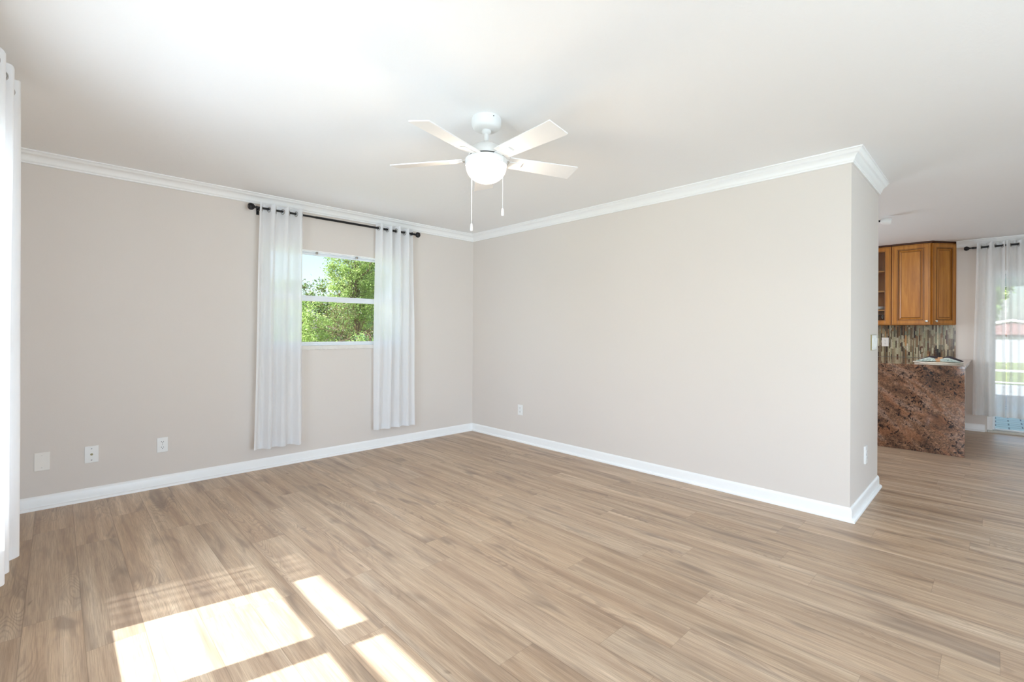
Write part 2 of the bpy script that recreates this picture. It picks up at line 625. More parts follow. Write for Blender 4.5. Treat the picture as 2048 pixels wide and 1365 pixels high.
def wall_with_holes(name, axis, pos, depth, lo, hi, holes, label):
    """axis 'x': wall plane x = pos, runs along y; depth signed away from the room; holes: (a0, a1, z0, z1)"""
    mb = MB()

    def bx(a0, a1, z0, z1):
        if a1 - a0 < 1e-6 or z1 - z0 < 1e-6:
            return
        p0, p1 = min(pos, pos + depth), max(pos, pos + depth)
        if axis == 'x':
            mb.box(p0, p1, a0, a1, z0, z1)
        else:
            mb.box(a0, a1, p0, p1, z0, z1)
    cur = lo
    for a0, a1, z0, z1 in sorted(holes):
        bx(cur, a0, 0, H)
        bx(a0, a1, 0, z0)
        bx(a0, a1, z1, H)
        cur = a1
    bx(cur, hi, 0, H)
    return struct(mb.build(name, M['wall']), label)


# left wall windows (W0): one double unit near the corner and more behind the camera
W2Z0, W2Z1 = 0.42, 2.02
wall_with_holes('wall_left', 'x', WL, -T, RY - T, WB + T, [(1.12, 2.99, W2Z0, W2Z1), (-2.95, 0.55, W2Z0, W2Z1)], 'beige wall beside the camera behind the near white curtain')
WX0, WX1, WZ0, WZ1 = 1.365, 2.72, 1.060, 2.005
wall_with_holes('wall_back', 'y', WB, T, WL, WR, [(WX0, WX1, WZ0, WZ1)], 'beige wall with the curtained window')
# solid partition block (a closet behind it): partition face, end face
struct(MB().box(WR, EX, EY, WB + T, 0, H).build('wall_right', M['wall']), 'wide blank beige partition wall')
DY0, DY1, DZ1 = -2.15, 0.075, 2.03
wall_with_holes('wall_kitchen', 'x', KX, T, RY - T, WB + T, [(DY0, DY1, 0.0, DZ1)], 'beige far wall around the kitchen cabinets and patio door')
wall_with_holes('wall_rear', 'y', RY, -T, WL, KX, [(0.0, 2.44, 0.05, 2.2)], 'wall behind the camera')  # hole placed to let the added rear fill lamp in
struct(MB().box(EX, KX, 3.4, 3.6, 0, H).build('wall_pantry', M['wall']), 'far end wall of the kitchen')


# ------------------------------------------------------------------ swept mouldings
def sweep(name, path, prof, closed=False, mat='trim', label=None):
    """path of wall points with the room on the LEFT of travel; prof (offset into room, z)"""
    n = len(path)
    offs = []
    for i, p in enumerate(path):
        p = Vector(p)
        nrm = []
        if i > 0:
            d = (p - Vector(path[i - 1])).normalized()
            nrm.append(Vector((-d.y, d.x)))
        if i < n - 1:
            d = (Vector(path[i + 1]) - p).normalized()
            nrm.append(Vector((-d.y, d.x)))
        if len(nrm) == 2:
            s = nrm[0] + nrm[1]
            offs.append(s / (1 + nrm[0].dot(nrm[1])))
        else:
            offs.append(nrm[0])
    v, f = [], []
    m = len(prof)
    for p, o in zip(path, offs):
        for d, z in prof:
            v.append((p[0] + o.x * d, p[1] + o.y * d, z))
    for i in range(n - 1):
        for j in range(m):
            j2 = (j + 1) % m
            f.append((i * m + j, i * m + j2, (i + 1) * m + j2, (i + 1) * m + j))
    f.append(tuple(range(m - 1, -1, -1)))
    f.append(tuple(range((n - 1) * m, n * m)))
    mb = MB()
    mb.add(v, f)
    o = mb.build(name, M[mat], smooth=True)
    return struct(o, label)


def arc(cx, cz, r, a0, a1, n=5):
    return [(cx + r * math.cos(math.radians(a0 + (a1 - a0) * i / n)), cz + r * math.sin(math.radians(a0 + (a1 - a0) * i / n))) for i in range(n + 1)]


e = 0.0005
crown = [(0, H), (0, H - 0.084), (0.010, H - 0.084), (0.013, H - 0.081), (0.013, H - 0.073), (0.017, H - 0.070), (0.020, H - 0.066)]
crown += [(0.022, H - 0.058), (0.027, H - 0.047), (0.035, H - 0.037), (0.044, H - 0.030), (0.050, H - 0.027)]
crown += [(0.053, H - 0.022), (0.058, H - 0.016), (0.063, H - 0.012), (0.066, H - 0.009), (0.0695, H - 0.008), (0.0695, H)]
base = [(0, 0), (0, 0.090), (0.004, 0.090), (0.007, 0.086), (0.011, 0.080), (0.013, 0.073), (0.0135, 0.030)]
base += [(0.0145, 0.020), (0.020, 0.0195), (0.026, 0.017), (0.030, 0.012), (0.0315, 0.006), (0.0315, 0)]
# travel clockwise seen from above would put the room on the right, so go: EX end -> partition -> back wall -> left wall
room_path = [(EX, EY), (WR, EY), (WR, WB), (WL, WB), (WL, RY)]
sweep('trim_1', room_path, crown, label='white crown moulding around the living room')
sweep('baseboard_back', room_path, base, label='white baseboard along partition and window wall')
sweep('trim_2', [(KX, RY), (KX, 0.362)], crown, label='white crown moulding over the patio door curtains')
sweep('baseboard_kitchen', [(KX, DY1 + 0.018), (KX, 0.50)], base, label='short white baseboard beside the patio door')


# ------------------------------------------------------------------ windows
def double_hung(root, axis, pos, a0, a1, z0, z1, zr0, zr1, sgn, t=0.028, s=0.026):
    """frame and two sashes; pos = glass plane coordinate; sgn = +1 if the outside is at larger coordinate"""
    def bx(mb, u0, u1, d0, d1, zz0, zz1):
        p0, p1 = sorted((pos + sgn * d0, pos + sgn * d1))
        if axis == 'y':
            mb.box(u0, u1, p0, p1, zz0, zz1)
        else:
            mb.box(p0, p1, u0, u1, zz0, zz1)
    fr = MB()
    for q in ((a0, a0 + t, z0, z1), (a1 - t, a1, z0, z1), (a0 + t, a1 - t, z0, z0 + t), (a0 + t, a1 - t, z1 - t, z1)):
        bx(fr, q[0], q[1], -0.035, 0.045, q[2], q[3])
    fr.build('window_frame', M['alu'], root, bevel=0.002)
    lo = MB()
    A0, A1 = a0 + t, a1 - t
    zb = z0 + t
    for q in ((A0, A0 + s, zb, zr1), (A1 - s, A1, zb, zr1), (A0 + s, A1 - s, zb, zb + s), (A0 + s, A1 - s, zr0, zr1)):
        bx(lo, q[0], q[1], -0.030, -0.004, q[2], q[3])
    # little grooves of the meeting rail
    bx(lo, A0 + s, A1 - s, -0.034, -0.030, zr1 - 0.016, zr1 - 0.004)
    bx(lo, A0 + s, A1 - s, -0.033, -0.030, zb + 0.004, zb + 0.012)
    lo_o = lo.build('lower_sash', M['alu'], root, bevel=0.0015)
    g = MB()
    bx(g, A0 + s, A1 - s, -0.019, -0.015, zb + s, zr0)
    g.build('pane', M['glass'], lo_o)
    up = MB()
    zt = z1 - t
    for q in ((A0, A0 + s, zr0, zt), (A1 - s, A1, zr0, zt), (A0 + s, A1 - s, zt - s, zt), (A0 + s, A1 - s, zr0, zr1)):
        bx(up, q[0], q[1], 0.004, 0.030, q[2], q[3])
    up_o = up.build('upper_sash', M['alu'], root, bevel=0.0015)
    g = MB()
    bx(g, A0 + s, A1 - s, 0.015, 0.019, zr1, zt - s)
    g.build('pane', M['glass'], up_o)


win = sempty('window_1', 'single window between the two white curtains, trees outside', None)
double_hung(win, 'y', WB + 0.055, WX0, WX1, WZ0 + 0.031, WZ1, 1.522, 1.573, 1, 0.016, 0.020)
# marble sill with a worn, uneven lower edge
sv, sf = [], []
NS = 60
rs = random.Random(5)
for i in range(NS + 1):
    x = WX0 - 0.02 + (WX1 - WX0 + 0.04) * i / NS
    w = rs.uniform(-0.0022, 0.0022)
    sv += [(x, WB - 0.012, WZ0 + 0.031), (x, WB - 0.014 + w * .5, WZ0 + 0.026), (x, WB - 0.013 + w, WZ0 - 0.005 + w), (x, WB - 0.0005, WZ0 - 0.006 + w), (x, WB - 0.0005, WZ0 + 0.031)]
for i in range(NS):
    for j in range(5):
        j2 = (j + 1) % 5
        sf.append((i * 5 + j, i * 5 + j2, (i + 1) * 5 + j2, (i + 1) * 5 + j))
sf += [(4, 3, 2, 1, 0), tuple(range(NS * 5, NS * 5 + 5))]
sill = MB()
sill.add(sv, sf)
sill.box(WX0 + 0.001, WX1 - 0.001, WB - 0.0005, WB + T - 0.06, WZ0 + 0.0005, WZ0 + 0.0305)
sill.build('window_sill', M['marble'], win)
tr = MB()
tr.box(WX0, WX1, WB - 0.004, WB + 0.02, WZ1 - 0.009, WZ1 - 0.0005)
tr.build('head_strip', M['trim'], win)
for cx in (1.806, 2.213):
    MB().box(cx - 0.010, cx + 0.010, WB + 0.006, WB + 0.0195, WZ1 - 0.031, WZ1 - 0.010).build('blind_clip', M['grommet'], win, bevel=0.002)

win2 = sempty('window_2', 'window in the left wall behind the near curtain')
GX = WL - 0.10
W2A, W2B = 2.10, 1.995
double_hung(win2, 'x', GX, 2.060, 2.985, W2Z0 + 0.060, W2Z1, 1.196, 1.230, -1, 0.024, 0.022)
double_hung(win2, 'x', GX, 1.125, 2.024, W2Z0 + 0.060, W2Z1, 1.196, 1.230, -1, 0.024, 0.022)
mb = MB()
mb.box(GX - 0.05, GX + 0.04, 2.024, 2.060, W2Z0, W2Z1)
mb.box(GX - 0.05, GX + 0.04, 1.12, 2.99, W2Z0 + 0.02, W2Z0 + 0.060)
mb.build('mullion', M['alu'], win2)
MB().box(WL - 0.06, WL + 0.012, 1.122, 2.988, W2Z0 + 0.001, W2Z0 + 0.018).build('window_sill', M['marble'], win2)
win3 = sempty('window_3', 'windows in the left wall behind the camera')
for a, b in ((-2.945, -1.80), (-1.74, -0.62), (-0.56, 0.545)):
    double_hung(win3, 'x', GX, a, b, W2Z0 + 0.02, W2Z1, 1.181, 1.245, -1)
mb = MB()
for a in (-1.77, -0.59):
    mb.box(GX - 0.05, GX + 0.04, a - 0.03, a + 0.03, W2Z0 + 0.001, W2Z1 - 0.001)
mb.build('mullion', M['alu'], win3)
win_added = sempty('added_rear_doors', 'unseen glass doors added in the rear wall to let fill light in')  # added out of view, placed for the rear fill lamp
double_hung(win_added, 'y', RY - 0.1, 0.005, 1.20, 0.055, 2.195, 1.05, 1.10, -1)
double_hung(win_added, 'y', RY - 0.1, 1.24, 2.435, 0.055, 2.195, 1.05, 1.10, -1)

# ------------------------------------------------------------------ roof overhangs and grounds
struct(MB().box(-1.236, WL - T - 0.001, -4.6, 5.6, 2.30, 2.46).build('trim_3', M['trim']), 'eave outside the left wall')
struct(MB().box(WL - T, EX, WB + T + 0.001, WB + T + 0.55, 2.32, 2.46).build('trim_4', M['trim']), 'eave outside the window wall')
mb = MB()
mb.box(KX + T + 0.001, 12.0, -6.5, 4.8, 2.34, 2.48)
mb.box(11.86, 12.0, -6.5, 4.8, 2.07, 2.34)
for yy in (-4.0, 2.6):
    mb.box(11.87, 11.99, yy - 0.06, yy + 0.06, -0.05, 2.07)
struct(mb.build('patio_roof', M['trim']), 'white patio roof outside the sliding door')
struct(MB().box(KX + T + 0.001, 12.3, -6.5, 4.8, -0.14, -0.045).build('patio_floor', M['pavers']), 'blue grey paver patio')
struct(MB().box(12.301, 17.5, -6.5, 4.8, -0.14, -0.05).build('patio_slab', M['concrete']), 'pale concrete patio in the sun')
struct(MB().box(-4.2, WL - T - 0.001, -6.5, 7.0, -0.258, -0.12).build('bounce_slab_side', M['concrete']), 'unseen pale slab added to bounce neutral light along the left wall')  # unseen reflector added to keep green grass bounce off the ceiling
struct(MB().box(WL - T, 6.5, WB + T + 0.001, 7.0, -0.258, -0.12).build('bounce_slab_back', M['concrete']), 'unseen pale slab added to bounce light outside the window wall')  # unseen reflector added so the curtains get paler, less green bounce
struct(MB().box(-40, 90, -50, 60, -0.40, -0.26).build('ground', M['grass']), 'grass ground around the house')

# ------------------------------------------------------------------ curtains and rods
def fold_path(s, t, nw, ph, amp0, amp1, seed, ext):
    """returns (along offset, normal offset) at s (0-1 along) and t (0 top - 1 hem)"""
    wob = mn.noise(Vector((s * 2.3, t * 1.1, seed))) * 0.9 * min(1, t * 2.0)
    th = 2 * PI * (nw * s) + ph + wob
    amp = amp0 + (amp1 - amp0) * t ** 1.3
    amp *= 1 + 0.45 * mn.noise(Vector((s * 5.0, seed + 3.1, t * 0.7)))
    q = math.sin(th)
    q = math.tanh(1.9 * q) / math.tanh(1.9)
    fine = mn.noise(Vector((s * 22, t * 0.8, seed + 9))) * 0.006 * t
    along = ext * math.sin(2 * th) * 0.5 + mn.noise(Vector((s * 3, t * 2.0, seed + 20))) * 0.010 * t
    return along, q * amp + fine


def curtain(name, label, group, A, B, A1, B1, into, z_top, z_hem, z_rod, nw, ph, amp0, amp1, mat, seed, ext=0.010, rodr=0.009):
    """A,B: rod-line plan points of the panel's ends at the top; A1,B1 at the hem; into: unit vector into the room"""
    A, B, A1, B1, into = (Vector(p) for p in (A, B, A1, B1, into))
    root = thing(name, label, 'curtain', ((A.x + B.x) / 2, (A.y + B.y) / 2, z_hem), 0, group)
    ox, oy = root.location.x, root.location.y

    def pt(s, t, extra=0.0, hem=True):
        P = A.lerp(B, s).lerp(A1.lerp(B1, s), t ** 0.8)
        d = (B - A).normalized()
        al, no = fold_path(s, t, nw, ph, amp0, amp1, seed, ext)
        P = P + d * al + into * (no + extra)
        z = z_top + (z_hem - z_top) * t
        if hem:
            z += mn.noise(Vector((s * 6, seed, 0))) * 0.012 * t + 0.006 * math.sin(s * 40 + seed) * (1 - t) ** 6
        return Vector((P.x - ox, P.y - oy, z - z_hem))

    def grid(t0, t1, nu, nv, extra):
        v, f = [], []
        for j in range(nv + 1):
            t = t0 + (t1 - t0) * j / nv
            for i in range(nu + 1):
                v.append(pt(i / nu, t, extra))
        for j in range(nv):
            for i in range(nu):
                a = j * (nu + 1) + i
                f.append((a, a + 1, a + nu + 2, a + nu + 1))
        return v, f
    nu = int(nw * 26)
    L = z_top - z_hem
    v, f = grid(0, 1, nu, 46, 0)
    new_obj('panel', v, f, mat, root, True)
    v, f = grid(0, 0.072 / L, nu, 3, -0.002)
    new_obj('header_band', v, f, mat, root, True)
    v, f = grid(1 - 0.058 / L, 1, nu, 3, -0.002)
    new_obj('hem_band', v, f, mat, root, True)
    # grommets where the cloth crosses the rod
    tr_ = (z_top - z_rod) / L
    prev = None
    for i in range(401):
        s = i / 400
        val = fold_path(s, tr_, nw, ph, amp0, amp1, seed, ext)[1]
        if prev is not None and prev * val < 0 and 0.01 < s < 0.99:
            c = pt(s, tr_)
            c2 = pt(min(1, s + 0.004), tr_) - pt(max(0, s - 0.004), tr_)
            c2.z = 0
            c2.normalize()
            nrm = c2.cross(Vector((0, 0, 1))).normalized()
            q = nrm.to_track_quat('Z', 'Y').to_matrix().to_4x4()
            MB().torus(Matrix.Translation(c) @ q, 0.021, 0.0035, 22, 6).build('grommet', M['grommet'], root, smooth=True)
        prev = val
    return root


def rod(label, p0, p1, finial, brackets, wall_vec, r=0.0095, group=None):
    p0, p1 = Vector(p0), Vector(p1)
    mid = (p0 + p1) / 2
    root = thing('curtain_rod', label, 'curtain rod', mid, 0, group)
    a, b = p0 - mid, p1 - mid
    d = (b - a).normalized()
    MB().tube([a, b], r, 16).tube([a + (b - a) * 0.32, b], r * 1.18, 16).build('pole', M['black'], root, smooth=True)
    for end, dr in ((a, -d), (b, d)):
        q = dr.to_track_quat('Z', 'Y').to_matrix().to_4x4()
        mb = MB()
        if finial == 'knob':
            prof = [(0.0, -0.004), (0.012, -0.004), (0.013, 0.004), (0.009, 0.008), (0.008, 0.014), (0.018, 0.020), (0.028, 0.031), (0.031, 0.045), (0.028, 0.058), (0.018, 0.067), (0.0, 0.069)]
            mb.lathe(prof, Matrix.Translation(end) @ q, 8)
        else:
            prof = [(0.0, -0.004), (0.014, -0.004), (0.014, 0.006), (0.008, 0.012), (0.009, 0.03), (0.020, 0.040), (0.028, 0.056), (0.028, 0.066), (0.018, 0.082), (0.0, 0.087)]
            mb.lathe(prof, Matrix.Translation(end) @ q, 20)
        mb.build('finial', M['black'], root, smooth=(finial != 'knob'))
    for bp in brackets:
        p = p0 + (p1 - p0) * bp - mid
        w = Vector(wall_vec)
        mb = MB()
        mb.tube([p + Vector((0, 0, -0.006)), p + w * 0.5 + Vector((0, 0, -0.012)), p + w * 0.985 + Vector((0, 0, -0.012))], 0.0045, 8)
        mb.torus(Matrix.Translation(p) @ d.to_track_quat('Z', 'Y').to_matrix().to_4x4(), r + 0.005, 0.0035, 18, 6)
        pw = p + w * 0.97
        sx_, sy_ = abs(d.x) * 0.011 + abs(w.normalized().x) * 0.002, abs(d.y) * 0.011 + abs(w.normalized().y) * 0.002
        mb.box(pw.x - sx_, pw.x + sx_, pw.y - sy_, pw.y + sy_, pw.z - 0.045, pw.z + 0.018)
        mb.build('bracket', M['black'], root)
    return root


RYW = WB - 0.088
ZR = 2.306
rod('black curtain rod with faceted knob ends above the window wall', (1.245, RYW, ZR), (2.835, RYW, ZR), 'knob', (0.02, 0.98), (0, 0.088, 0))
curtain('sheer_curtain', 'white sheer grommet curtain left of the tree view window', 'curtains on the window wall rod',
        (1.268, RYW), (1.638, RYW), (1.222, RYW), (1.632, RYW), (0, -1), 2.350, 0.195, ZR, 3.25, 1.9, 0.040, 0.034, M['sheer'], 1.7)
curtain('sheer_curtain', 'white sheer grommet curtain right of the tree view window', 'curtains on the window wall rod',
        (2.392, RYW), (2.812, RYW), (2.362, RYW), (2.842, RYW), (0, -1), 2.350, 0.205, ZR, 4.1, -0.6, 0.040, 0.030, M['sheer'], 5.3)
LX = -0.186
rod('black curtain rod on the left wall above the near curtain', (LX, -3.0, ZR), (LX, 3.17, ZR), 'knob', (0.02, 0.995), (-0.073, 0, 0))
curtain('sheer_curtain', 'white sheer curtain at the left edge of the photo, brightly sunlit', None,
        (-0.205, 2.60), (-0.150, 3.15), (-0.203, 2.59), (-0.150, 3.155), (1, 0), 2.362, 0.195, ZR, 3.6, 5.73, 0.033, 0.034, M['sheer_gathered'], 8.8, ext=0.008)
KRX, KRZ = KX - 0.095, 2.327
rod('black curtain rod with round ends above the kitchen patio door', (KRX, 0.205, KRZ), (KRX, -2.4, KRZ), 'ball', (0.02, 0.5, 0.98), (0.095, 0, 0), 0.012)
curtain('patio_curtain', 'thin white sheer curtain at the patio door, next to the cabinets', 'curtains over the patio door',
        (KRX, 0.172), (KRX, -0.072), (KRX, 0.205), (KRX, -0.085), (-1, 0), 2.378, 0.215, KRZ, 2.0, 1.0, 0.034, 0.036, M['sheer_thin'], 12.1, ext=0.004)
curtain('patio_curtain', 'thin white sheer patio door curtain cut by the right photo edge', 'curtains over the patio door',
        (KRX, -0.082), (KRX, -0.62), (KRX, -0.092), (KRX, -0.62), (-1, 0), 2.378, 0.215, KRZ, 4.2, 1.2, 0.034, 0.036, M['sheer_thin'], 15.4, ext=0.004)

# ------------------------------------------------------------------ sliding patio door
dr = sempty('door_1', 'white framed sliding glass patio door behind thin curtains')
mb = MB()
mb.box(KX + 0.01, KX + 0.13, DY1 - 0.05, DY1, 0.0, DZ1)
mb.box(KX + 0.01, KX + 0.13, DY0, DY0 + 0.05, 0.0, DZ1)
mb.box(KX + 0.01, KX + 0.13, DY0 + 0.05, DY1 - 0.05, DZ1 - 0.05, DZ1)
mb.build('door_frame', M['trim'], dr, bevel=0.003)
MB().box(KX - 0.004, KX + 0.15, DY0 + 0.05, DY1 - 0.002, -0.001, 0.028).build('door_track', M['track'], dr, bevel=0.004)
for ya, yb, xo in ((DY0 + 0.05, -1.0, 0.09), (-1.06, DY1 - 0.05, 0.05)):
    mb = MB()
    s = 0.022
    for q in ((ya, ya + s, 0.03, 1.98), (yb - s, yb, 0.03, 1.98), (ya + s, yb - s, 0.03, 0.05), (ya + s, yb - s, 1.94, 1.98)):
        mb.box(KX + xo, KX + xo + 0.03, *q)
    pn = mb.build('sliding_panel', M['alu'], dr, bevel=0.002)
    MB().box(KX + xo + 0.012, KX + xo + 0.018, ya + s, yb - s, 0.05, 1.94).build('pane', M['glass'], pn)

# ------------------------------------------------------------------ wall plates
def plate(name, label, cat, group, pos, rz, w, h, kind, mat='plastic', depth=0.006):
    """built facing -y, then turned"""
    root = thing(name, label, cat, pos, rz, group)
    MB().box(-w / 2, w / 2, -depth, 0.0, -h / 2, h / 2).build('plate', M[mat], root, bevel=0.0025)
    if kind == 'duplex':
        for dz in (0.0215, -0.0215):
            prof = []
            for i in range(20):
                a = 2 * PI * i / 20
                prof.append((0.0165 * math.cos(a), max(-0.0125, min(0.0125, 0.0165 * math.sin(a)))))
            Mx = Matrix.Translation((0, -depth, dz)) @ Matrix.Rotation(math.radians(90), 4, 'X')
            rc = MB().prism(prof, 0.0, 0.0022, Mx).build('receptacle', M[mat], root)
            sl = MB()
            y0, y1 = -depth - 0.0026, -depth - 0.0021
            sl.box(-0.0078, -0.0052, y0, y1, dz + 0.000, dz + 0.0090)
            sl.box(0.0052, 0.0078, y0, y1, dz + 0.000, dz + 0.0080)
            sl.lathe([(0.0, 0), (0.0030, 0), (0.0030, 0.0005), (0.0, 0.0005)], Matrix.Translation((0, y0 + 0.0005, dz - 0.0065)) @ Matrix.Rotation(math.radians(90), 4, 'X'), 12)
            sl.build('slots', M['dark'], rc)
        MB().lathe([(0.0, 0), (0.0028, 0), (0.002, 0.001), (0, 0.0012)], Matrix.Translation((0, -depth, 0)) @ Matrix.Rotation(math.radians(90), 4, 'X'), 12).build('screw', M['screw'], root)
    if kind in ('blank', 'coax'):
        for dz in (0.041, -0.041):
            MB().lathe([(0.0, 0), (0.0045, 0), (0.0038, 0.0015), (0, 0.0018)], Matrix.Translation((0, -depth, dz)) @ Matrix.Rotation(math.radians(90), 4, 'X'), 14).build('screw', M['screw'] if kind == 'coax' else M['ivory'], root)
        if kind == 'blank':
            for dz in (0.041, -0.041):
                MB().box(-0.0036, 0.0036, -depth - 0.0022, -depth - 0.0016, dz - 0.0006, dz + 0.0006).build('screw_slot', M['screw'], root)
    if kind == 'coax':
        Mx = Matrix.Translation((0, -depth, 0)) @ Matrix.Rotation(math.radians(90), 4, 'X')
        MB().lathe([(0.0085, 0), (0.0085, 0.003), (0.0055, 0.003), (0.0055, 0.010), (0.0015, 0.010), (0.0015, 0.004), (0, 0.004)], Mx, 6).build('coax_socket', M['brass'], root)
    if kind == 'rocker':
        n = int(round(w / 0.05))
        for i in range(n):
            cx = (i - (n - 1) / 2) * 0.046
            MB().prism([(-depth - 0.0025, -0.033), (-depth, -0.033), (-depth, 0.033), (-depth - 0.006, 0.033)], cx - 0.0165, cx + 0.0165,
                       Matrix(((0, 0, 1, 0), (1, 0, 0, 0), (0, 1, 0, 0), (0, 0, 0, 1)))).build('rocker', M['plastic'], root, bevel=0.001)
            MB().box(cx - 0.0035, cx + 0.0035, -depth - 0.001, -depth + 0.0005, -0.047, -0.043).build('screw', M['screw'], root)
        MB().box(-w / 2 - 0.003, w / 2 + 0.003, -depth + 0.002, -0.0003, -h / 2 - 0.003, h / 2 + 0.003).build('backing_rim', M['brass'], root)
    return root


plate('blank_wall_plate', 'ivory blank cover plate with two small screws, nearest the left curtain', 'wall plate', None, (-0.067, WB, 0.325), 0, 0.078, 0.124, 'blank', 'ivory')
plate('cable_wall_plate', 'white cable plate with brown socket between two dark screws', 'wall plate', None, (0.187, WB, 0.330), 0, 0.076, 0.120, 'coax')
plate('wall_outlet', 'white duplex outlet low on the window wall, left of the curtains', 'outlet', None, (0.602, WB, 0.331), 0, 0.070, 0.115, 'duplex')
plate('wall_outlet', 'white duplex outlet low on the wide blank partition wall', 'outlet', None, (WR, 3.716, 0.357), -PI / 2, 0.076, 0.115, 'duplex')
plate('wall_outlet', 'white duplex outlet low on the narrow shaded end wall', 'outlet', None, (4.235, EY, 0.352), 0, 0.072, 0.128, 'duplex', depth=0.012)
plate('light_switch', 'wide pale switch plate with yellowish rim on the end wall edge', 'light switch', None, (4.545, EY, 1.167), 0, 0.185, 0.114, 'rocker', depth=0.010)
plate('wall_outlet', 'square grey white outlet on the striped mosaic backsplash', 'outlet', None, (KX - 0.0105, 1.090, 1.118), -PI / 2, 0.078, 0.122, 'duplex', 'ivory')

# ------------------------------------------------------------------ ceiling fan
FX, FY = 1.741, 2.011
fan = thing('ceiling_fan', 'white five blade ceiling fan with lit glass bowl and pull chains', 'ceiling fan', (FX, FY, H))


def fz(z):
    return z - H


MB().lathe([(0, 0), (0.082, 0), (0.084, -0.006), (0.084, -0.030), (0.083, -0.038), (0.077, -0.054), (0.064, -0.064), (0.030, -0.068), (0, -0.068)], None, 40).build('canopy', M['fanwhite'], fan, smooth=True)
ang = math.atan2(-FY, -FX) + math.radians(28)
MB().lathe([(0, 0), (0.0034, 0), (0.003, 0.002), (0, 0.002)], Matrix.Translation((0.084 * math.cos(ang), 0.084 * math.sin(ang), -0.016)) @ Matrix.Rotation(ang, 4, 'Z') @ Matrix.Rotation(PI / 2, 4, 'Y'), 10).build('canopy_screw', M['dark'], fan)
MB().lathe([(0, -0.064), (0.026, -0.066), (0.027, -0.078), (0.022, -0.086), (0.013, -0.090), (0.012, -0.140), (0.016, -0.146), (0, -0.146)], None, 24).build('downrod', M['fanwhite'], fan, smooth=True)
MB().lathe([(0, -0.132), (0.020, -0.133), (0.030, -0.140), (0.055, -0.150), (0.080, -0.165), (0.094, -0.185), (0.099, -0.205), (0.099, -0.218), (0, -0.218)], None, 44).build('motor_housing', M['fanwhite'], fan, smooth=True)
MB().lathe([(0, -0.2185), (0.101, -0.2185), (0.101, -0.228), (0, -0.228)], None, 44).build('flywheel', M['dark'], fan, smooth=True)
MB().lathe([(0, -0.2285), (0.110, -0.2285), (0.1165, -0.233), (0.118, -0.240), (0.118, -0.266), (0.116, -0.269), (0.113, -0.269), (0, -0.268)], None, 48).build('light_ring', M['fanwhite'], fan, smooth=True)
m = NT('lit_frosted_glass')
em = m.n('ShaderNodeEmission')
lw = m.n('ShaderNodeLayerWeight')
em.inputs[0].default_value = (1.0, 0.88, 0.72, 1)
em.inputs[1].default_value = 0.85
di = m.n('ShaderNodeBsdfPrincipled')
di.inputs['Base Color'].default_value = (0.30, 0.29, 0.28, 1)
di.inputs['Roughness'].default_value = 0.25
ad = m.n('ShaderNodeAddShader')
m.t.links.new(em.outputs[0], ad.inputs[0])
m.t.links.new(di.outputs[0], ad.inputs[1])
tr = m.n('ShaderNodeBsdfTransparent')
tr.inputs[0].default_value = (1.0, 0.93, 0.82, 1)
mx = m.n('ShaderNodeMixShader')
mx.inputs[0].default_value = 0.35
m.t.links.new(ad.outputs[0], mx.inputs[1])
m.t.links.new(tr.outputs[0], mx.inputs[2])
m.t.links.new(mx.outputs[0], m.out.inputs[0])
M['bowl'] = m.mat
pr = [(0.1125, -0.2695), (0.1135, -0.277)]
for i in range(1, 11):
    a = PI / 2 * i / 10
    pr.append((0.1135 * math.cos(a), -0.277 - 0.088 * math.sin(a)))
MB().lathe(pr, None, 48).build('glass_bowl', M['bowl'], fan, smooth=True)

ld = bpy.data.lights.new('fan_bulb_light', 'POINT')
ld.energy, ld.color, ld.shadow_soft_size = 34, (1.0, 0.92, 0.82), 0.04
lo_ = bpy.data.objects.new('fan_bulb_light', ld)
link(lo_, fan)
lo_.location = (0, 0, -0.312)


def fan_blade(ang_deg):
    a = math.radians(ang_deg)
    R = Matrix.Rotation(a, 4, 'Z')
    pitch = Matrix.Rotation(math.radians(-12), 4, 'X')
    Mx = R @ Matrix.Translation((0, 0, -0.230)) @ pitch
    r0, r1, w0, w1 = 0.13, 0.562, 0.052, 0.067
    poly = [(r0, -w0), (r0 + 0.004, -w0 - 0.001), (r1 - 0.005, -w1), (r1, -w1 + 0.004), (r1, w1 - 0.004), (r1 - 0.005, w1), (r0, w0)]
    b = MB().prism(poly, -0.003, 0.003, Mx).build('blade', M['blade'], fan)
    mb = MB()
    # bracket: arm from the flywheel, then a flat tongue under the blade
    Ma = R @ Matrix.Translation((0, 0, -0.222))
    mb.prism([(0.085, -0.022), (0.15, -0.020), (0.15, 0.020), (0.085, 0.022)], -0.010, -0.004, Ma @ pitch)
    mb.prism([(0.135, -0.021), (0.215, -0.021), (0.215, 0.021), (0.135, 0.021)], -0.0085, -0.003, Mx)
    mb.box(0.080, 0.10, -0.020, 0.020, -0.010, 0.002, Ma)
    mb.build('blade_bracket', M['fanwhite'], b, bevel=0.0015)


for k in range(5):
    fan_blade(123 + 72 * k)

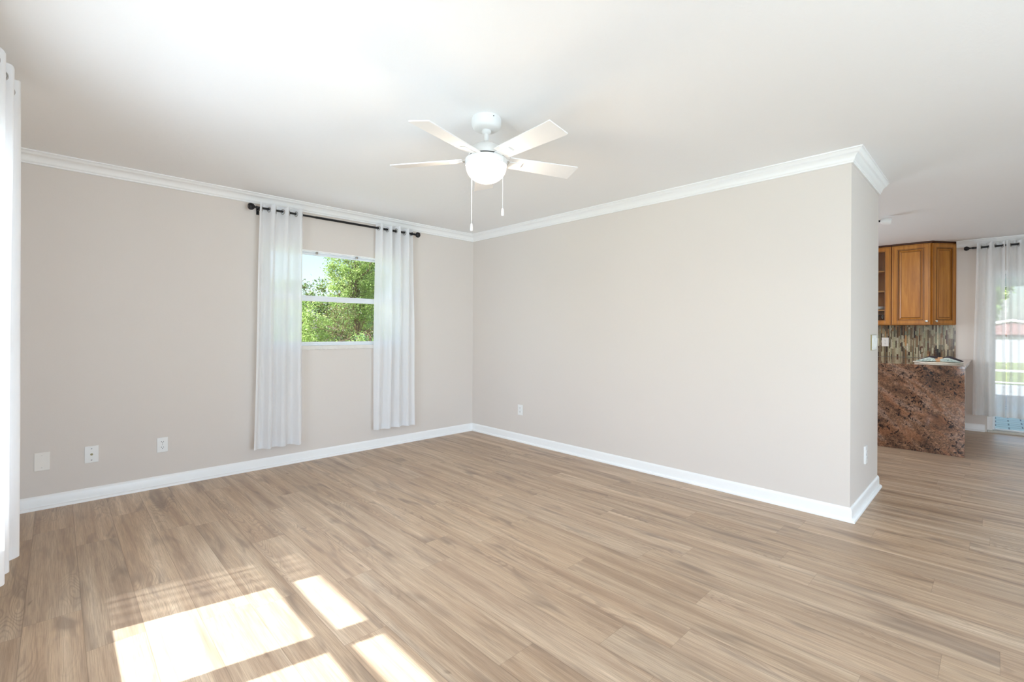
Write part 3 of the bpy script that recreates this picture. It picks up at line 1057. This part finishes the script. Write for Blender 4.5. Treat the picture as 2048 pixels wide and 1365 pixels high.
rt = Vector((math.cos(math.radians(44.14)), -math.sin(math.radians(44.14)), 0))
fw = Vector((math.sin(math.radians(44.14)), math.cos(math.radians(44.14)), 0))
for side, dep, z0, z1, nm in ((-0.088, 0.075, -0.262, -0.580, 'l'), (0.096, -0.070, -0.240, -0.528, 'r')):
    p = rt * side + fw * dep
    mb = MB()
    n = int((z0 - z1) / 0.0045)
    for i in range(n):
        zz = z0 - i * 0.0045
        mb.lathe([(0.0004, 0.0022), (0.0016, 0.0011), (0.0016, -0.0011), (0.0004, -0.0022)], Matrix.Translation((p.x, p.y, zz)), 6)
    ch = mb.build('pull_chain', M['fanwhite'], fan)
    MB().lathe([(0, 0), (0.003, 0), (0.0062, -0.006), (0.0075, -0.030), (0.0075, -0.040), (0.006, -0.043), (0, -0.043)], Matrix.Translation((p.x, p.y, z1 + 0.003)), 16).build('pull', M['fanwhite'], ch, smooth=True)

# ------------------------------------------------------------------ kitchen
# peninsula: granite waterfall end, worktop, base cabinets
PX0, PY0, PY1 = 6.50, 0.212, 1.32
CT0, CT1 = 0.880, 0.912
ct = MB()
ct.box(PX0, KX - 0.012, PY0, PY1, CT0, CT1)
ct.box(PX0, PX0 + 0.032, PY0, PY1, 0.0, CT0)
ct.box(KX - 0.66, KX - 0.012, PY1, 3.39, CT0, CT1)
o = ct.build('granite_worktop', M['granite'], None, bevel=0.002)
tag(o, 'brown speckled granite worktop with a waterfall side down to the floor', 'worktop')
bc = thing('base_cabinet', 'honey wood base cabinets under the granite worktop', 'cabinet', (7.4, 0.8, 0))
MB().box(-0.86, 1.00, -0.46, 0.5, 0.09, CT0 - 0.001).build('body', M['maple'], bc)
MB().box(-0.86, 1.00, -0.41, 0.44, 0.0, 0.09).build('toe_kick', M['glaze'], bc)
for k in range(4):
    x = -0.85 + k * 0.46
    dmb = MB()
    dmb.box(x, x + 0.45, -0.480, -0.461, 0.11, 0.86)
    dmb.build('door', M['maple'], bc, bevel=0.003)
bc2 = thing('base_cabinet', 'honey wood base cabinets along the far kitchen wall', 'cabinet', (8.1, 2.4, 0))
MB().box(-0.31, 0.31, -1.075, 0.99, 0.09, CT0 - 0.001).build('body', M['maple'], bc2)
MB().box(-0.25, 0.31, -1.075, 0.99, 0.0, 0.09).build('toe_kick', M['glaze'], bc2)

# backsplash of thin vertical glass and stone strips
def build_backsplash():
    rnd = random.Random(21)
    pal = [(168, 158, 128), (150, 138, 108), (186, 176, 146), (120, 98, 70), (96, 74, 52), (66, 48, 36), (140, 104, 70), (172, 130, 86),
           (196, 184, 160), (110, 104, 84), (44, 36, 32), (152, 150, 120), (134, 116, 92), (92, 60, 40), (178, 162, 132)]
    wts = [12, 10, 8, 8, 6, 5, 6, 3, 4, 7, 3, 10, 9, 4, 9]
    y, z0, z1 = 0.365, CT1 + 0.002, 1.352
    xf = KX - 0.008
    v, f, col = [], [], []
    while y < 3.38:
        w = rnd.choice([0.009, 0.012, 0.012, 0.016, 0.020])
        z = z0 - rnd.uniform(0, 0.08)
        while z < z1:
            L = rnd.choice([0.03, 0.05, 0.08, 0.10, 0.13, 0.15])
            a, b = max(z, z0), min(z + L, z1)
            if b - a > 0.004:
                n = len(v)
                g = 0.0006
                x = xf - rnd.uniform(0, 0.002)
                v += [(x, y + g, a + g), (x, y + w - g, a + g), (x, y + w - g, b - g), (x, y + g, b - g),
                      (KX - 0.004, y + g, a + g), (KX - 0.004, y + w - g, a + g), (KX - 0.004, y + w - g, b - g), (KX - 0.004, y + g, b - g)]
                fs = [(0, 3, 2, 1), (0, 1, 5, 4), (1, 2, 6, 5), (2, 3, 7, 6), (3, 0, 4, 7)]
                f += [tuple(i + n for i in q) for q in fs]
                c = rnd.choices(pal, wts)[0]
                k = rnd.uniform(0.85, 1.1)
                c = srgb(*[min(255, q * k) for q in c])
                col += [(*c, 1)] * 20
            z += L
        y += w
    o = new_obj('mosaic_backsplash', v, f, M['mosaic'])
    ca = o.data.color_attributes.new('tile', 'FLOAT_COLOR', 'CORNER')
    for i, c in enumerate(col):
        ca.data[i].color = c
    tag(o, 'brown and cream mosaic backsplash of thin vertical strips', 'backsplash')
    MB().box(KX - 0.0045, KX - 0.0005, 0.365, 3.38, CT1 + 0.002, 1.352).build('grout', M['grout'], o)


build_backsplash()


def panel_door(parent, P, ang, w, z0, z1, glass=False, knob=None, name='door'):
    """door in its own plane: local x along width, local y = outward (toward -y), origin at P bottom left of the face"""
    Mx = Matrix.Translation((P[0], P[1], z0)) @ Matrix.Rotation(ang, 4, 'Z')
    h = z1 - z0
    d = MB()
    s = 0.062
    t = 0.019
    d.box(0, s, -t, 0, 0, h, Mx)
    d.box(w - s, w, -t, 0, 0, h, Mx)
    d.box(s, w - s, -t, 0, 0, s, Mx)
    d.box(s, w - s, -t, 0, h - s, h, Mx)
    o = d.build(name, M['maple'], parent, bevel=0.003)
    # glaze lines: outer bead and the recess round the field
    g = MB()
    for k, q in ((0.012, 0.0026), (s - 0.010, 0.003), (s + 0.001, 0.004)):
        yy0, yy1 = -t - 0.0006, -t + 0.001
        g.box(k, k + q, yy0, yy1, k, h - k, Mx)
        g.box(w - k - q, w - k, yy0, yy1, k, h - k, Mx)
        g.box(k, w - k, yy0, yy1, k, k + q, Mx)
        g.box(k, w - k, yy0, yy1, h - k - q, h - k, Mx)
    g.build('glaze_lines', M['glaze'], o)
    if glass:
        MB().box(s, w - s, -0.012, -0.008, s, h - s, Mx).build('pane', M['glass'], o)
    else:
        # recessed channel and raised field with sloped edges
        f = MB()
        f.box(s, w - s, -0.007, -0.002, s, h - s, Mx)
        c, c2 = s + 0.014, s + 0.034
        v = [(c, -0.007, c), (w - c, -0.007, c), (w - c, -0.007, h - c), (c, -0.007, h - c),
             (c2, -0.017, c2), (w - c2, -0.017, c2), (w - c2, -0.017, h - c2), (c2, -0.017, h - c2)]
        f.add([Mx @ Vector(p) for p in v], [(4, 5, 6, 7), (0, 1, 5, 4), (1, 2, 6, 5), (2, 3, 7, 6), (3, 0, 4, 7)])
        f.build('raised_field', M['maple'], o)
        g = MB()
        q = 0.0035
        for k in (s + 0.001, c2 - 0.002):
            yy0, yy1 = (-0.0076, -0.0068) if k < c else (-0.0178, -0.0165)
            g.box(k, k + q, yy0, yy1, k, h - k, Mx)
            g.box(w - k - q, w - k, yy0, yy1, k, h - k, Mx)
            g.box(k, w - k, yy0, yy1, k, k + q, Mx)
            g.box(k, w - k, yy0, yy1, h - k - q, h - k, Mx)
        g.build('field_lines', M['glaze'], o)
    if knob:
        Mk = Mx @ Matrix.Translation((knob[0], -t, knob[1])) @ Matrix.Rotation(PI / 2, 4, 'X')
        MB().lathe([(0, 0), (0.007, 0), (0.005, 0.006), (0.006, 0.012), (0.014, 0.018), (0.016, 0.023), (0.012, 0.028), (0, 0.030)], Mk, 20).build('knob', M['nickel'], o, smooth=True)
    return o


UZ0, UZ1 = 1.352, H - 0.001
CXF = 8.12
cab = thing('wall_cabinet', 'honey wood wall cabinet with raised panel doors and angled end', 'cabinet', (CXF, 0.79, UZ0))
ins = cab.location
body = [(CXF, 0.985), (CXF, 0.592), (KX - 0.001, 0.372), (KX - 0.001, 0.985)]
body = [(x - ins.x, y - ins.y) for x, y in body]
MB().prism(body[::-1], 0, UZ1 - UZ0).build('body', M['maple'], cab)
top = [(CXF - 0.026, 0.985), (CXF - 0.026, 0.578), (KX - 0.001, 0.3625), (KX - 0.001, 0.985)]
top = [(x - ins.x, y - ins.y) for x, y in top]
MB().prism(top[::-1], UZ1 - UZ0 - 0.022, UZ1 - UZ0 - 0.0005).build('top_moulding', M['glaze'], cab)
panel_door(cab, (CXF - ins.x - 0.0005, 0.980 - ins.y), -PI / 2, 0.384, 0.004, UZ1 - UZ0 - 0.026, knob=(0.352, 0.045))
dvec = Vector((KX - CXF, 0.372 - 0.592))
panel_door(cab, (CXF - ins.x + dvec.x * 0.025, 0.592 - ins.y + dvec.y * 0.025 - 0.0006), math.atan2(dvec.y, dvec.x), dvec.length * 0.955, 0.004, UZ1 - UZ0 - 0.026, knob=(0.035, 0.045))

gc = thing('glass_cabinet', 'honey wood wall cabinet with glass door beside the end wall', 'cabinet', (CXF, 1.20, UZ0))
y0, y1 = 0.988 - 1.20, 1.46 - 1.20
hh = UZ1 - UZ0
mb = MB()
mb.box(0.003, 0.309, y0, y0 + 0.018, 0, hh)
mb.box(0.003, 0.309, y1 - 0.018, y1, 0, hh)
mb.box(0.003, 0.309, y0 + 0.018, y1 - 0.018, 0, 0.018)
mb.box(0.003, 0.309, y0 + 0.018, y1 - 0.018, hh - 0.06, hh)
mb.box(0.300, 0.309, y0 + 0.018, y1 - 0.018, 0.018, hh - 0.06)
mb.build('body', M['maple'], gc)
shelf_z = (1.565 - UZ0, 1.825 - UZ0, 2.10 - UZ0)
for z in shelf_z:
    MB().box(0.02, 0.299, y0 + 0.0185, y1 - 0.0185, z - 0.018, z).build('shelf', M['wood_shelf'], gc)
MB().box(-0.024, 0.309, y0, y1, hh - 0.0225, hh - 0.0005).build('top_moulding', M['glaze'], gc)
panel_door(gc, (-0.0005, y1 - 0.004), -PI / 2, 0.462, 0.004, hh - 0.026, glass=True, knob=(0.035, 0.045), name='glass_door')
# dishes inside
M['china'] = plain('white_china', (0.85, 0.85, 0.84), 0.2, var=0.01)
M['tumbler'] = glass_mat('drinking_glass', (0.90, 0.90, 0.88))
prof = [(0, 0.0), (0.05, 0.0), (0.06, 0.004), (0.115, 0.016), (0.118, 0.019), (0.112, 0.019), (0.058, 0.007), (0, 0.005)]
pl0 = MB().lathe(prof, None, 36).build('dinner_plate', M['china'], None, smooth=True)
labs = ['white plate at the bottom of the stack behind the glass cabinet door', 'white plate in the middle of the stack behind the cabinet glass', 'white plate on top of the stack behind the glass cabinet door']
for k in range(3):
    o = pl0 if k == 0 else copy_tree(pl0)
    o.location = (CXF + 0.15, 1.155, 1.566 + 0.0125 * k)
    tag(o, labs[k], 'plate', 'stacked plates in the glass cabinet')
gprof = [(0, 0.0), (0.030, 0.0), (0.032, 0.004), (0.037, 0.11), (0.039, 0.125), (0.037, 0.125), (0.034, 0.11), (0.029, 0.010), (0, 0.010)]
tm0 = MB().lathe(gprof, None, 20).build('drinking_glass', M['tumbler'], None, smooth=True)
gl = ['clear drinking glass on the cabinet bottom nearest the door panel hinge', 'clear drinking glass on the cabinet bottom beside the end glass', 'clear drinking glass at the back row in the glass cabinet', 'clear drinking glass farthest into the glass cabinet bottom']
for k, (gx, gy) in enumerate(((0.06, 1.075), (0.06, 1.165), (0.15, 1.075), (0.15, 1.165))):
    o = tm0 if k == 0 else copy_tree(tm0)
    o.location = (CXF + gx, gy, UZ0 + 0.0185)
    tag(o, gl[k], 'glass', 'glasses in the glass cabinet')

# ceiling spot fixture in the kitchen
sp = thing('ceiling_spotlight', 'small white ceiling spotlight just past the end wall corner', 'spotlight', (6.10, 0.845, H))
MB().lathe([(0, 0), (0.055, 0), (0.055, -0.012), (0.045, -0.020), (0, -0.020)], Matrix.Translation((0.0, 0.10, 0)), 28).build('mounting_plate', M['black'], sp, smooth=True)
MB().tube([(0.0, 0.10, -0.015), (0.0, 0.03, -0.030), (0.0, -0.01, -0.045)], 0.010, 10).build('arm', M['black'], sp, smooth=True)
Mh = Matrix.Translation((0.0, -0.02, -0.045)) @ Vector((0.3, -0.9, -0.12)).to_track_quat('Z', 'Y').to_matrix().to_4x4()
MB().lathe([(0, -0.012), (0.018, -0.010), (0.030, 0.008), (0.036, 0.075), (0.033, 0.075), (0.028, 0.055), (0, 0.050)], Mh, 24).build('lamp_head', M['fanwhite'], sp, smooth=True)

ld = bpy.data.lights.new('kitchen_spot_light', 'SPOT')
ld.energy, ld.color, ld.shadow_soft_size = 42, (1.0, 0.93, 0.85), 0.02
ld.spot_size, ld.spot_blend = math.radians(92), 1.0
lo_ = bpy.data.objects.new('kitchen_spot_light', ld)
link(lo_, sp)
lo_.location = (0.035, -0.125, -0.075)
lo_.rotation_euler = Vector((0.72, -0.18, -0.72)).to_track_quat('-Z', 'Y').to_euler()

# placemats and napkins on the worktop corner
def placemat(label, cx, cy, z, R, warp, seed):
    v, f = [], []
    nr, na = 14, 72
    th = 0.0085
    for side in (0, 1):
        for i in range(nr + 1):
            r = R * i / nr
            for k in range(na):
                a = 2 * PI * k / na
                zz = warp * (i / nr) ** 3 * (0.6 + 0.4 * math.sin(3 * a + seed)) + 0.0016 * math.sin(i * PI + k * PI / 1.0)
                rr = r * (1 + (0.012 * math.sin(24 * a) if i == nr else 0))
                v.append((rr * math.cos(a), rr * math.sin(a), zz + (th if side else 0)))
    m_ = (nr + 1) * na
    for side in (0, 1):
        for i in range(nr):
            for k in range(na):
                k2 = (k + 1) % na
                q = [side * m_ + i * na + k, side * m_ + i * na + k2, side * m_ + (i + 1) * na + k2, side * m_ + (i + 1) * na + k]
                f.append(tuple(q if not side else q[::-1]))
    for k in range(na):
        k2 = (k + 1) % na
        f.append((nr * na + k, nr * na + k2, m_ + nr * na + k2, m_ + nr * na + k))
    o = new_obj('placemat', v, f, M['cream_weave'], None, True)
    o.location = (cx, cy, z)
    mb = MB()
    for q in (0.55, 0.78, 0.985):
        pts = []
        for k in range(na + 1):
            a = 2 * PI * k / na
            zz = warp * q ** 3 * (0.6 + 0.4 * math.sin(3 * a + seed))
            pts.append((R * q * math.cos(a), R * q * math.sin(a), zz + th * (1.0 if q < 0.9 else 0.55)))
        mb.tube(pts, 0.0045 if q > 0.9 else 0.003, 6, caps=False)
    mb.build('braided_rim', M['cream_weave'], o, smooth=True)
    return tag(o, label, 'placemat', 'woven placemats on the worktop')


placemat('cream woven round placemat lying directly on the granite worktop', 6.745, 0.425, CT1 + 0.0008, 0.192, 0.0, 0.4)
placemat('cream woven round placemat on top, holding the tied napkins', 6.760, 0.432, CT1 + 0.0125, 0.200, 0.004, 1.9)


def napkin(label, cx, cy, z, L, W, Ht, mat, seed, ring=True, rz=0.0):
    root = thing('napkin', label, 'napkin', (cx, cy, z), rz, 'tied napkins on the placemats')
    nu, nv = 60, 28
    v, f = [], []
    for i in range(nu + 1):
        u = -1 + 2 * i / nu
        au = abs(u)
        k = 0.24 + 0.76 * min(1, au * 2.4) ** 0.8
        hh_ = Ht * (0.50 + 0.5 * math.sin(min(1, au * 2.2) * PI / 2)) * (1 - max(0, au - 0.45) / 0.55 * 0.82)
        for j in range(nv):
            a = 2 * PI * j / nv
            fold = 1 + 0.16 * math.sin(5 * a + seed + 2 * mn.noise(Vector((u * 2, seed, 0)))) * min(1, au * 3)
            y = u * L / 2 + 0.006 * math.sin(3 * a + seed)
            x = W / 2 * k * math.cos(a) * fold
            zz = max(0.0005, hh_ / 2 * (1 + math.sin(a) * fold))
            v.append((x, y, zz))
    for i in range(nu):
        for j in range(nv):
            j2 = (j + 1) % nv
            f.append((i * nv + j, i * nv + j2, (i + 1) * nv + j2, (i + 1) * nv + j))
    f.append(tuple(range(nv)))
    f.append(tuple(range(nu * nv + nv - 1, nu * nv - 1, -1)))
    new_obj('cloth', v, f, mat, root, True)
    if ring:
        mb = MB()
        for dy in (-0.016, -0.008, 0, 0.008, 0.016):
            Mr = Matrix.Translation((0, dy, Ht * 0.36)) @ Matrix.Rotation(PI / 2, 4, 'X') @ Matrix.Diagonal((1.15, 0.85, 1, 1))
            mb.torus(Mr, Ht * 0.42, 0.0045, 24, 8)
        mb.build('napkin_ring', M['tan'], root, smooth=True)


napkin('pale green striped napkin gathered in a tan ring', 6.665, 0.425, CT1 + 0.0300, 0.335, 0.10, 0.042, M['napkin_teal'], 1.0)
napkin('dark plum napkin gathered in a tan ring behind the striped one', 6.810, 0.415, CT1 + 0.0300, 0.345, 0.11, 0.056, M['napkin_dark'], 2.6)

# ------------------------------------------------------------------ outside: trees beyond the window
def leaves_mesh(name, pts, size, mat, parent, rnd, mats=None, droop=0.0, aspect=0.5):
    v, f, mi = [], [], []
    for p in pts:
        L = size * rnd.uniform(0.6, 1.35)
        d = Vector((rnd.gauss(0, 1), rnd.gauss(0, 1), rnd.gauss(0, 0.7) - droop)).normalized()
        s = d.cross(Vector((rnd.gauss(0, 1), rnd.gauss(0, 1), rnd.gauss(0, 1)))).normalized()
        nn = d.cross(s)
        n = len(v)
        p = Vector(p)
        w = L * aspect * 0.5
        v += [p, p + d * L * .5 + s * w + nn * w * .35, p + d * L, p + d * L * .5 - s * w + nn * w * .35]
        f += [(n, n + 1, n + 2), (n, n + 2, n + 3)]
        k = rnd.randrange(len(mats)) if mats else 0
        mi += [k, k]
    return new_obj(name, v, f, mat, parent, False, mats, mi if mats else None)


def tree(name, label, cat, loc, h, rx, ry, n_cl, per, size, mats, seed, trunk_r=0.06, z_lo=0.15, group=None, droop=0.0, trunks=1, aspect=0.5):
    rnd = random.Random(seed)
    root = thing(name, label, cat, loc, 0, group)
    pts, ends = [], []
    for c in range(n_cl):
        for _ in range(20):
            q = Vector((rnd.uniform(-1, 1), rnd.uniform(-1, 1), rnd.uniform(-1, 1)))
            if 0.35 < q.length < 1:
                break
        zc = h * (z_lo + (1 - z_lo) * (q.z * 0.5 + 0.5))
        cpt = Vector((q.x * rx, q.y * ry, zc))
        ends.append(cpt)
        rad = rnd.uniform(0.10, 0.24) * max(0.7, min(rx, 1.4))
        for _ in range(per):
            d = Vector((rnd.gauss(0, 1), rnd.gauss(0, 1), rnd.gauss(0, 0.7)))
            pts.append(cpt + d * rad * 0.62)
    lo = [p for p in pts if p.z > 0.02]
    leaves_mesh('foliage', lo, size, None, root, rnd, [M[m_] for m_ in mats], droop, aspect)
    tb = MB()
    for t in range(trunks):
        bx, by = (rnd.uniform(-.5, .5) * rx * (trunks > 1), rnd.uniform(-.4, .4) * ry * (trunks > 1))
        pts_ = [(bx, by, 0)]
        for k in range(1, 7):
            pts_.append((bx + rnd.gauss(0, .05) * k, by + rnd.gauss(0, .05) * k, h * 0.8 * k / 6))
        tb.tube(pts_, [trunk_r * (1 - .8 * k / 6) for k in range(7)], 7)
    for e_ in ends[::4]:
        z = e_.z * 0.55
        tb.tube([(0, 0, z), (e_.x * .5, e_.y * .5, z + (e_.z - z) * .6), tuple(e_)], [trunk_r * .2, trunk_r * .15, trunk_r * .06], 5)
    tb.build('trunk', M['bark'], root)
    return root


GZ = -0.26
G = 'trees and shrubs outside the window'
tree('shrub', 'bright yellow green shrub low in the left of the window view', 'shrub', (3.15, 8.1, GZ), 2.05, 0.38, 0.35, 80, 80, 0.048, ['leaf_bright', 'leaf_bright', 'leaf_mid'], 1, 0.03, 0.1, G)
tree('shrub', 'leafy green shrub under the middle of the window view', 'shrub', (4.15, 8.3, GZ), 1.55, 0.26, 0.3, 50, 70, 0.050, ['leaf_mid', 'leaf_bright', 'leaf_deep'], 6, 0.02, 0.1, G, 0.5, 3)
tree('shrub', 'olive brown vine thicket hanging in the lower window centre', 'shrub', (4.40, 10.0, GZ), 2.25, 0.50, 0.35, 70, 55, 0.045, ['leaf_olive', 'leaf_olive', 'leaf_mid'], 5, 0.02, 0.1, G, 1.2, 7)
tree('shrub', 'brown twiggy shrub in the lower right of the window view', 'shrub', (5.70, 10.0, GZ), 2.15, 0.42, 0.35, 65, 55, 0.045, ['leaf_olive', 'leaf_bright', 'leaf_olive'], 7, 0.02, 0.1, G, 0.8, 8)
tree('tree', 'pale green tree glimpsed through the left curtain', 'tree', (2.75, 10.6, GZ), 3.2, 0.62, 0.5, 90, 60, 0.06, ['leaf_bright', 'leaf_mid'], 9, 0.06, 0.1, G)
tree('tree', 'olive tree with brown tips at the left side of the window', 'tree', (4.10, 12.4, GZ), 2.72, 0.42, 0.5, 80, 80, 0.055, ['leaf_olive', 'leaf_mid', 'leaf_bright'], 4, 0.05, 0.2, G)
tree('tree', 'tall bright green tree rising in the middle of the window view', 'tree', (5.95, 12.3, GZ), 4.7, 0.78, 0.6, 300, 90, 0.055, ['leaf_bright', 'leaf_mid', 'leaf_bright'], 2, 0.06, 0.30, G)
tree('tree', 'blue green feathery tree in the upper right of the window', 'tree', (7.45, 14.6, GZ), 5.2, 0.8, 0.6, 210, 90, 0.085, ['leaf_deep', 'leaf_mid', 'leaf_deep'], 3, 0.06, 0.3, G, 0.4, 1, 0.22)
tree('tree', 'dense dark green tree far behind the vine thicket', 'tree', (6.1, 17.2, GZ), 3.3, 3.6, 0.7, 330, 80, 0.10, ['leaf_deep', 'leaf_mid', 'leaf_olive'], 8, 0.06, 0.05, G)

# outside the patio door
tag(MB().box(0, 0.05, -5.5, 4.2, -0.10, -0.05).tube([(0.025, -5.5, 0.30), (0.025, 4.2, 0.30)], 0.03, 8).tube([(0.025, -5.5, 0.0), (0.025, 4.2, 0.0)], 0.02, 8)
    .build('patio_rail', M['trim']), 'low white rail at the far edge of the sunny patio', 'railing')
bpy.data.objects['patio_rail'].location = (17.4, 0, 0.0)
for k in range(6):
    MB().box(0.0, 0.05, -5.4 + 1.9 * k, -5.35 + 1.9 * k, -0.06, 0.30).build('rail_post', M['trim'], bpy.data.objects['patio_rail'])
shed = thing('garden_shed', 'low red building with white roof edge seen through thin curtain', 'building', (38, -0.6, GZ))
MB().box(-1.6, 1.6, -3.2, 3.2, 0, 1.5).build('wall', M['red'], shed)
MB().box(-1.64, -1.60, -1.2, 0.9, 0.0, 1.35).build('garage_door', M['stucco'], shed)
rf = MB()
rf.prism([(-3.5, 1.48), (3.5, 1.48), (0.0, 2.2)], -1.9, 1.9, Matrix(((0, 0, 1, 0), (1, 0, 0, 0), (0, 1, 0, 0), (0, 0, 0, 1))))
rf.build('roof', M['red'], shed)
rb = MB()
rb.tube([(-1.95, -3.55, 1.48), (-1.95, 0, 2.23), (-1.95, 3.55, 1.48)], 0.07, 6)
rb.build('roof_edge', M['trim'], shed)
G2 = 'trees beyond the patio'
tree('tree', 'pale green tree beyond the patio, behind the red building', 'tree', (46, 1.5, GZ), 7.5, 4.0, 2.0, 120, 60, 0.42, ['leaf_mid', 'leaf_bright'], 20, 0.3, 0.1, G2)
tree('tree', 'green tree beyond the patio at the right photo edge', 'tree', (40, -7.5, GZ), 7.5, 3.4, 2.6, 120, 60, 0.40, ['leaf_mid', 'leaf_deep'], 21, 0.3, 0.1, G2)
